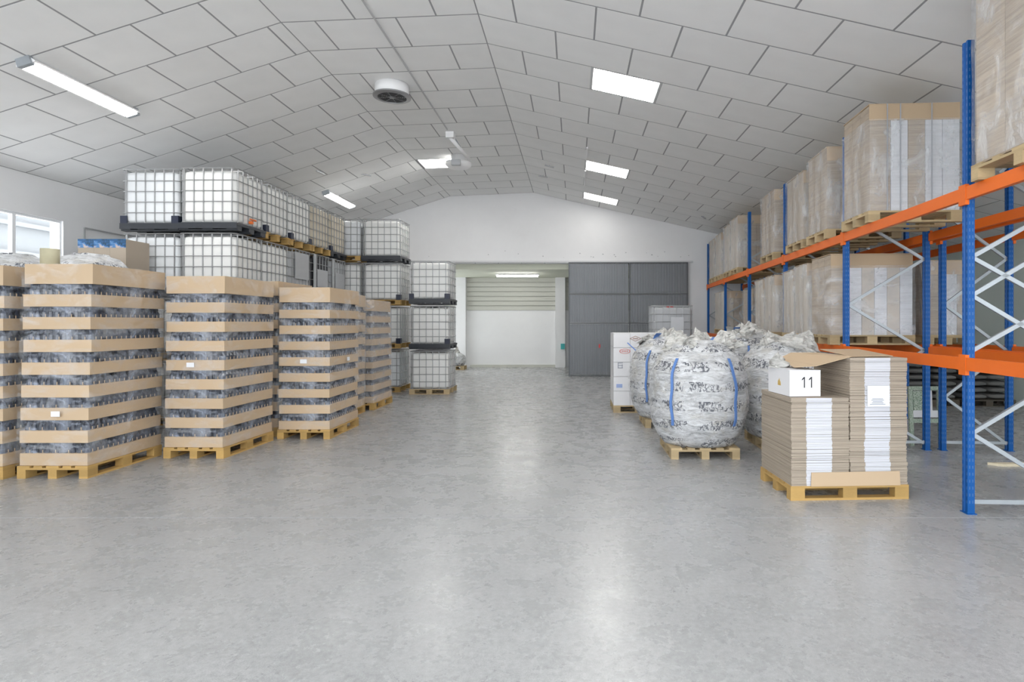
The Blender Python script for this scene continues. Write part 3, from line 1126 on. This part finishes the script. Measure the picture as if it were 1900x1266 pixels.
def rack(name, label, x0, depth, ks, H, blue, braces_full):
    t = thing(name, label, 'pallet rack', rk(x0, 0), RROT, 'blue and orange pallet racks')
    pm, sm = post_mesh(H, blue), slot_mesh(H)
    fp = MB().box(-.045, -.055, 0, .045, .055, .008).mesh('foot_plate', blue)
    for k in ks:
        y = BAY * k
        for ix, x in enumerate((0, depth)):
            p = link('upright_post', pm, t, (x, y, 0))
            link('foot_plate', fp, p)
            if k in (0, 1, 2) :
                link('slots', sm, p)
        nodes = [(0, .744), (1, .09)], [(0, .744), (1, 1.40)], [(0, 2.04), (1, 1.40)], [(0, 2.04), (1, 2.68)], [(0, 3.32), (1, 2.68)], [(0, 3.32), (1, 3.96)]
        extra = [[(0, 2.40), (1, 1.80)], [(0, 2.40), (1, 3.00)], [(0, 1.52), (1, 2.12)]] if k == 0 and braces_full else []
        for (a, b) in list(nodes) + extra:
            pa = (.03 if a[0] == 0 else depth - .03, y + .01, a[1])
            pb = (.03 if b[0] == 0 else depth - .03, y + .01, b[1])
            build('brace', MB().bar(pa, pb, .03, .038), 'galv', t)
        build('brace', MB().bar((.03, y, .11), (depth - .03, y, .11), .03, .04), 'galv', t)
    klo, khi = min(ks), max(ks)
    bmesh_ = None
    for k in range(klo, khi):
        for x in (0, depth):
            s = 1 if x == 0 else -1
            for zc in (1.40, 2.99):
                ya, yb = BAY * k + .045, BAY * (k + 1) - .045
                if bmesh_ is None:
                    prof = [(-.025, -.06), (.025, -.06), (.025, .045), (.005, .045), (.005, .06), (-.025, .06)]
                    L = yb - ya
                    bmesh_ = MB().rings([[(px, 0, pz) for px, pz in prof], [(px, L, pz) for px, pz in prof]], True, True, True).mesh('beam', 'orange_paint')
                b = link('beam', bmesh_, t, (x - .03 * s, ya, zc), (0, 0, 0), (s, 1, 1))
                for yy in (0.0, yb - ya):
                    sg = 1 if yy == 0 else -1
                    piece('connector', b, (-.012, yy - .02 * sg, -.01), (.035, .055, .19), 'orange_paint')
    return t
rack('pallet_rack', 'blue and orange pallet rack along the right side with wrapped loads', 0, 1.10, [-1, 0, 1, 2, 3, 4, 5], 4.42, 'blue_paint', True)
rack('pallet_rack', 'shaded second pallet rack standing back to back behind the front rack', 1.32, .90, [0, 1, 2, 3, 4], 4.2, 'blue_paint', False)

# ------------------------------------------------------------------ wrapped loads on the rack
def carton_load(label, plabel, lx, ly0, ly1, z, h, seed, depth=1.10, front=('stack_brown',) * 4, side='stack_brown', top='cardboard', straps=False, wk='wood_pale', film_key='film_soft', amp=.010, loosen=0):
    """lx: aisle-side face in rack coordinates; ly0..ly1 along the rack"""
    w, d = depth, ly1 - ly0
    cx, cy = lx + w / 2, (ly0 + ly1) / 2
    px, py, pz = rk(cx, cy, z)
    pallet(plabel, (px, py, pz), RROT, w, d, wk, 'pallets on the rack')
    t = thing('wrapped_carton_stack', label, 'pallet load', (px, py, pz + PH), RROT, 'film wrapped carton stacks')
    rs = random.Random(seed)
    iw, idd = w - .05, d - .05
    sx = .26
    for k in range(3):       # aisle-side columns
        y0 = -idd / 2 + idd * k / 3
        hh = h - rs.uniform(0, .012)
        piece('carton_column', t, (-iw / 2 + sx / 2, y0 + idd / 6, hh / 2), (sx - .006, idd / 3 - .006, hh), side)
    nf = len(front)
    for k in range(nf):
        wk_ = (iw - sx) / nf
        hh = h - rs.uniform(0, .015)
        piece('carton_column', t, (-iw / 2 + sx + wk_ * (k + .5), 0, hh / 2), (wk_ - .006, idd, hh), front[k])
    piece('top_sheet', t, (0, 0, h + .006), (iw + .01, idd + .01, .010), top)
    build('skirt', MB().box(-iw / 2 - .006, -idd / 2 - .008, h - .20, iw / 2, -idd / 2 - .001, h - .002), top, t)
    if straps:
        for xs in (-iw / 2 + .20, -iw / 2 + .36, -iw / 2 + .74):
            piece('strap', t, (xs, -idd / 2 - .042, h / 2), (.014, .003, h), 'strap_grey')
    mb = wrap_shell(iw, idd, .003, h * (.86 if loosen else 1.0), amp, seed * 1.7, (0, 0), 30, 12)
    build('wrap_film', mb, film_key, t, True)
    return t
ZU, ZL = 3.052, 1.462
w4 = ('stack_white', 'stack_brown', 'stack_white', 'stack_brown')
U = 'upper'
carton_load('tall wrapped brown sheet stack on the upper rack cut by the right edge', 'pallet on the upper beam at the right photo edge', -.11, -1.42, -.22, ZU, 1.55, 41, 1.25)
carton_load('big strapped carton stack with white bands on the upper rack', 'pallet under the big strapped carton stack', -.10, 1.86, 2.70, ZU, 1.34, 42, 1.15,
            ('stack_white', 'stack_brown', 'stack_white', 'stack_white'), straps=True, loosen=1)
carton_load('wrapped carton stack just behind the big strapped one on the upper rack', 'upper rack pallet just behind the big strapped stack', -.10, 3.27, 4.14, ZU, 1.23, 43, 1.1, ('cardboard_grey', 'stack_brown', 'stack_brown'))
carton_load('third wrapped carton stack along the upper rack, before the third post', 'upper rack pallet of the third carton stack', -.10, 4.32, 5.26, ZU, 1.15, 44, 1.1, side='cardboard_grey')
carton_load('wrapped carton stack on the upper rack just beyond the third post', 'upper rack pallet just beyond the third post', -.08, 6.10, 7.10, ZU, 1.24, 45, 1.1)
carton_load('lower grey carton stack set back on the upper rack before the fourth post', 'upper rack pallet set back before the fourth post', .28, 7.30, 8.15, ZU, .98, 46, .8, ('cardboard_grey',) * 3, 'cardboard_grey')
carton_load('wrapped carton stack on the upper rack beyond the fourth post', 'upper rack pallet beyond the fourth post', -.10, 9.22, 10.10, ZU, 1.30, 47, 1.1, side='carton_pale')
carton_load('far wrapped carton stack on the upper rack, second beyond the fourth post', 'upper rack pallet, second beyond the fourth post', -.10, 10.16, 11.0, ZU, 1.26, 48, 1.1, side='carton_pale')
carton_load('wrapped stack on the upper rack, second from the end wall', 'upper rack pallet second from the end wall', -.10, 11.35, 12.25, ZU, 1.20, 49, 1.1, side='carton_pale')
carton_load('wrapped stack on the upper rack closest to the end wall', 'upper rack pallet closest to the end wall', -.10, 12.4, 13.3, ZU, 1.18, 50, 1.1, side='carton_pale')
# lower level
carton_load('wide shiny wrapped carton stack on the lower beam beside the second blue post', 'lower rack pallet under the wide shiny stack', -.10, 3.12, 3.98, ZL, 1.19, 51, 1.22,
            ('stack_white', 'carton_pale', 'stack_white', 'carton_pale', 'stack_white'), loosen=1, amp=.03, film_key='film_heavy')
carton_load('wrapped carton stack on the lower beam behind the wide shiny one', 'lower rack pallet behind the wide shiny stack', -.10, 4.14, 4.80, ZL, 1.16, 52, 1.1, side='carton_pale')
carton_load('wrapped carton stack on the lower beam at the third post', 'lower rack pallet at the third post', -.10, 4.85, 5.48, ZL, 1.12, 53, 1.1, side='carton_pale')
carton_load('wrapped carton stack on the lower beam past the third post', 'lower rack pallet past the third post', -.10, 6.0, 6.75, ZL, 1.12, 54, 1.1, side='carton_pale')
carton_load('second wrapped carton stack on the lower beam past the third post', 'second lower rack pallet past the third post', -.10, 6.82, 7.55, ZL, 1.10, 55, 1.1, side='carton_pale')
carton_load('tan carton stack on the lower beam seen between the far posts', 'lower rack pallet seen between the far posts', .15, 8.75, 9.75, ZL, 1.02, 56, .9, ('carton_pale', 'cardboard_grey', 'carton_pale'))
carton_load('grey wrapped stack on the lower beam nearest the end wall', 'lower rack pallet nearest the end wall', .0, 11.4, 12.9, ZL, 1.10, 57, 1.0, side='carton_pale')
carton_load('narrow grey wrapped stack on the second rack behind the blue posts', 'pallet on the second rack behind the blue posts', 1.36, 3.25, 4.1, ZL, 1.10, 58, .62, ('stack_white', 'stack_brown'))

# ------------------------------------------------------------------ cardboard pallet at the right front
PX, PY, PR = 2.76, 6.27, .05
pallet('yellow wooden pallet under the flattened cardboard stacks', (PX, PY, 0), PR, 1.22, .82, 'wood_yellow', 'wooden pallets')
def pl(x, y, z):
    c, s = math.cos(PR), math.sin(PR)
    return (PX + x * c - y * s, PY + x * s + y * c, z)
def sheet_stack(label, x0, x1, y0, y1, z0, h, seed, white):
    rs = random.Random(seed)
    w, d = x1 - x0, y1 - y0
    t = thing('flat_carton_stack', label, 'cardboard stack', pl((x0 + x1) / 2, (y0 + y1) / 2, z0), PR, 'flattened carton stacks')
    mbb, mbw = MB(), MB()
    n = int(h / .0135)
    a0, a1 = white
    ox = oy = 0
    for i in range(n):
        z = h * i / n
        if i % 17 == 0:
            ox, oy = rs.uniform(-.006, .006), rs.uniform(-.004, .004)
        jx, jy = ox + rs.uniform(-.004, .004), oy + rs.uniform(-.004, .004)
        th = h / n * (.90 if rs.random() < .8 else .74)
        mbb.box(-w / 2 + jx, -d / 2 + jy, z, w / 2 + jx, d / 2 + jy, z + th)
        mbw.box(-w / 2 + a0 * w + jx, -d / 2 + jy - .003, z, -w / 2 + a1 * w + jx, -d / 2 + jy - .0004, z + th)
    b = build('flat_sheets', mbb, 'sheet_brown', t); b['kind'] = 'stuff'
    b = build('white_sheet_edges', mbw, 'sheet_white', t); b['kind'] = 'stuff'
    return t
HS, HT = .885, 1.285
sheet_stack('low stack of flattened cardboard on the yellow pallet', -.60, -.005, -.40, .40, PH, HS, 61, (.26, .70))
tall = sheet_stack('tall stack of flattened cardboard with a paper notice', .005, .60, -.39, .40, PH, HT, 62, (.26, .70))
nt = thing('paper_notice', 'white printed paper notice taped to the tall cardboard stack', 'notice', pl(.295, -.405, PH + .90), PR)
build('sheet', MB().box(-.115, -.004, -.105, .115, 0, .105), 'paper', nt)
mb = MB()
for k in range(5):
    L = [.11, .13, .10, .12, .16][k]
    mb.box(-L / 2 - .01, -.0055, -.03 - .014 * k, L / 2 - .01, -.004, -.024 - .014 * k)
build('print_lines', mb, 'ink_grey', nt)
o = build('cardboard_strip', MB().rings([[(-.46, -.012, 0), (.46, -.012, 0), (.46, -.006, 0), (-.46, -.006, 0)], [(-.45, .002, .135), (.46, .002, .14), (.46, .008, .14), (-.45, .008, .135)]], True, True, True), 'cardboard', None, False, pl(.05, -.418, PH + .002), (0, 0, PR))
tag(o, 'brown cardboard strip leaning against the foot of both stacks', 'cardboard')
# open lid sheets on top
def sheet(name, pts, label, th=.006, bow=.0):
    mb = MB()
    mb.rings([[p for p in pts], [(x, y, z + th) for x, y, z in pts]], True, True, True)
    o = build(name, mb, 'cardboard')
    tag(o, label, 'cardboard')
    return o
zt = PH + HT
ZB = PH + HS + .255
sheet('cardboard_sheet', [pl(.06, -.34, zt + .010), pl(.06, .38, zt + .010), pl(-.26, .40, zt + .010), pl(-.42, .34, zt - .05), pl(-.46, -.14, zt - .115), pl(-.30, -.30, zt - .09)],
      'bent brown cardboard sheet drooping from the tall stack over the white box')
sheet('cardboard_sheet', [pl(.07, -.30, zt + .006), pl(.56, -.22, zt + .006), pl(.52, .38, zt + .05), pl(.07, .38, zt + .05)],
      'flat brown cardboard sheet lying on top of the tall stack')
# white box marked 11
WB = pl(-.43, -.06, PH + HS + .004)
t = thing('white_box', 'white cardboard box marked 11 on the low cardboard stack', 'box', WB, PR + .05)
BW, BD, BH = .33, .50, .265
build('carton', MB().box(-BW / 2, -BD / 2, 0, BW / 2, BD / 2, BH), 'carton_white', t)
def text_mesh(name, s, size, mat, parent, loc, rot, ext=.0006):
    cu = bpy.data.curves.new('lettering', 'FONT')
    cu.body = s
    cu.size = size
    cu.extrude = ext
    cu.align_x = 'CENTER'
    cu.align_y = 'CENTER'
    tmp = bpy.data.objects.new('lettering_source', cu)
    C.objects.link(tmp)
    bpy.context.view_layer.update()
    me = bpy.data.meshes.new_from_object(tmp.evaluated_get(bpy.context.evaluated_depsgraph_get()))
    bpy.data.objects.remove(tmp)
    me.materials.clear()
    me.materials.append(M[mat])
    return link(name, me, parent, loc, rot)
for dx in (-.038, .038):
    mb = MB().box(-.0055, -.0012, -.055, .0055, 0, .055)
    mb.bar((-.002, -.0006, .054), (-.030, -.0006, .026), .0012, .013, (0, 1, 0)) if False else mb.rings([[(-.0055, -.0012, .055), (-.0055, -.0012, .036), (-.0055, 0, .036), (-.0055, 0, .055)], [(-.028, -.0012, .032), (-.028, -.0012, .020), (-.028, 0, .020), (-.028, 0, .032)]], True, True, True)
    build('digit', mb, 'ink_black', t, False, (.03 + dx, -BD / 2 - .001, BH * .54))
mb = MB()
for dy, hh, ww in ((0, .075, .018), (.022, .055, .014), (-.02, .045, .012)):
    mb.rings([[(0, dy - ww, 0), (0, dy + ww, 0), (-.0015, dy + ww, 0), (-.0015, dy - ww, 0)],
              [(0, dy - ww * .9, hh * .6), (0, dy + ww * .9, hh * .6), (-.0015, dy + ww * .9, hh * .6), (-.0015, dy - ww * .9, hh * .6)],
              [(0, dy - .002, hh), (0, dy + .002, hh), (-.0015, dy + .002, hh), (-.0015, dy - .002, hh)]], True, True, True)
build('gold_emblem', mb, 'gold', t, False, (-BW / 2 - .0005, -.02, BH * .35))
build('lid_seam', MB().box(-BW / 2 - .001, -BD / 2 - .001, BH - .006, BW / 2 + .001, BD / 2, BH + .002), 'carton_white', t)
c = build('crumpled_plastic', crumple(.085, .15, 77), 'bag_crumple', None, True, (WB[0] - .125, WB[1] + .12, WB[2] + BH + .004))
tag(c, 'crumpled white plastic lying on the white box', 'plastic')

# ------------------------------------------------------------------ white printed cartons
CX0, CX1, CY0, CH = .78, 1.78, 11.55, 1.44
pallet('pale pallet under the white printed carton load', ((CX0 + CX1) / 2, CY0 + .5, 0), 0, 1.0, 1.0, 'wood_pale', 'wooden pallets')
t = thing('white_carton_load', 'white printed carton load on a pallet beside the lettered bags', 'carton load', ((CX0 + CX1) / 2, CY0 + .5, PH))
rows = 5
for k in range(rows):
    for i in range(3):
        piece('carton', t, (-.495 + .33 * (i + .5), 0, CH / rows * (k + .5)), (.326, .98, CH / rows - .006), 'carton_white')
yf = -.494
mb = MB()
for a, b in (((-.11, 0), (0, .05)), ((0, .05), (.11, 0)), ((.11, 0), (0, -.05)), ((0, -.05), (-.11, 0))):
    mb.bar((a[0], 0, a[1]), (b[0], 0, b[1]), .003, .014, (0, 1, 0)) if False else mb.bar((a[0], 0, a[1]), (b[0], 0, b[1]), .014, .003, (0, 1, 0))
mb.box(-.05, -.002, -.012, .05, .001, .012)
build('diamond_logo', mb, 'ink_brown', t, False, (-.06, yf, 1.33))
mb = MB()
n = 20
mb.rings([[(.11 * f * math.cos(2 * math.pi * i / n), y, .05 * f * math.sin(2 * math.pi * i / n)) for i in range(n)] for f, y in ((1, 0), (1, -.003), (.82, -.003), (.82, 0))])
for k in range(4):
    mb.box(-.06 + .032 * k, -.003, -.018, -.042 + .032 * k, 0, .018)
build('oval_logo', mb, 'ink_red', t, False, (-.27, yf, 1.08))
mb = MB()
for k in range(3):
    mb.box(-.05, -.003, -.06 + .05 * k, .05, 0, -.045 + .05 * k)
mb.box(-.05, -.003, -.06, -.036, 0, .055).box(.03, -.003, -.06, .044, 0, .02)
build('handling_symbol', mb, 'ink_grey', t, False, (-.36, yf, .80))
mb = MB()
for k in range(3):
    mb.box(-.07, -.003, .025 * k, .05, 0, .025 * k + .014)
build('blue_print', mb, 'ink_blue', t, False, (-.37, yf, .36))
mb = MB()
mb.bar((-.22, 0, 1.27), (.05, 0, 1.02), .02, .003, (0, 1, 0)).bar((.05, 0, 1.02), (.20, 0, 1.26), .02, .003, (0, 1, 0)).bar((.20, 0, 1.26), (.49, 0, 1.26), .04, .003, (0, 1, 0))
build('zigzag_print', mb, 'ink_blue', t, False, (0, yf, -.02))

# ------------------------------------------------------------------ things under and behind the rack
t = thing('mottled_trestle', 'green and white mottled wooden frame leaning behind the rack post', 'frame', (5.12, 8.46, 0), .0)
t.rotation_euler = (-.06, 0, 0)
for sx in (-1, 1):
    piece('leg', t, (sx * .21, 0, .43), (.055, .04, .86), 'mottle')
piece('top_rail', t, (0, 0, .83), (.37, .04, .06), 'mottle')
piece('cross_rail', t, (0, 0, .36), (.37, .035, .06), 'mottle')
piece('cross_rail', t, (0, 0, .46), (.37, .02, .10), 'carton_white')
piece('picture_board', t, (-.04, .012, .65), (.24, .012, .28), 'mottle')
piece('white_board', t, (.09, .02, .65), (.06, .012, .30), 'carton_white')
o = build('wooden_plank', MB().rings([[(0, 0, 0), (1.5, 0, 0), (1.5, .10, 0), (-.12, .10, 0)], [(0, 0, .03), (1.5, 0, .03), (1.5, .10, .03), (-.12, .10, .03)]], True, True, True), 'plank_pale', None, False, (5.32, 7.22, 0), (0, 0, .02))
tag(o, 'pale wooden plank lying on the floor beneath the rack', 'plank')

_sack = {}
def sack_mesh(seed):
    if seed not in _sack:
        mb = MB()
        n = 16
        rings = []
        for k in range(9):
            f = k / 8
            e = math.sin(math.pi * min(max(f, .04), .96)) ** .35
            rings.append([(.26 * math.copysign(abs(math.cos(2 * math.pi * i / n)) ** .6, math.cos(2 * math.pi * i / n)) * (.75 + .25 * e),
                           -.38 + .76 * f,
                           .066 + .066 * e * math.copysign(abs(math.sin(2 * math.pi * i / n)) ** .7, math.sin(2 * math.pi * i / n)) + .006 * noise.noise(Vector((i * .9 + seed, f * 5, seed))))
                          for i in range(n)])
        mb.rings(rings, True, True, True)
        _sack[seed] = mb.mesh('sack', 'sack_shaded', True)
    return _sack[seed]
LV = ['bottom', 'second', 'third', 'fourth', 'fifth', 'sixth', 'top']
for px_, pn in ((7.65, 'nearer the racks'), (8.85, 'nearer the green wall')):
    pallet('dark pallet under the sack pile ' + pn, (px_, 12.8, 0), 0, 1.12, .82, 'wood_dark', 'pallets under the sacks')
    for lv in range(7):
        for k in range(2):
            o = link('sack', sack_mesh(lv % 3), None, (px_ - .275 + .55 * k + random.uniform(-.015, .015), 12.8, PH + .137 * lv), (0, 0, random.uniform(-.03, .03)))
            tag(o, 'grey sack, %s layer, %s half of the pile %s' % (LV[lv], ['left', 'right'][k], pn), 'sack', 'sacks piled behind the racks')

# ------------------------------------------------------------------ back room contents
bulk_bag('small white bag on a pallet in the back room beyond the doorway', 'pallet under the small bag in the back room', -4.55, 22.4, .38, .50, 71, mat='bag_print', tufts=2, pw=.75)
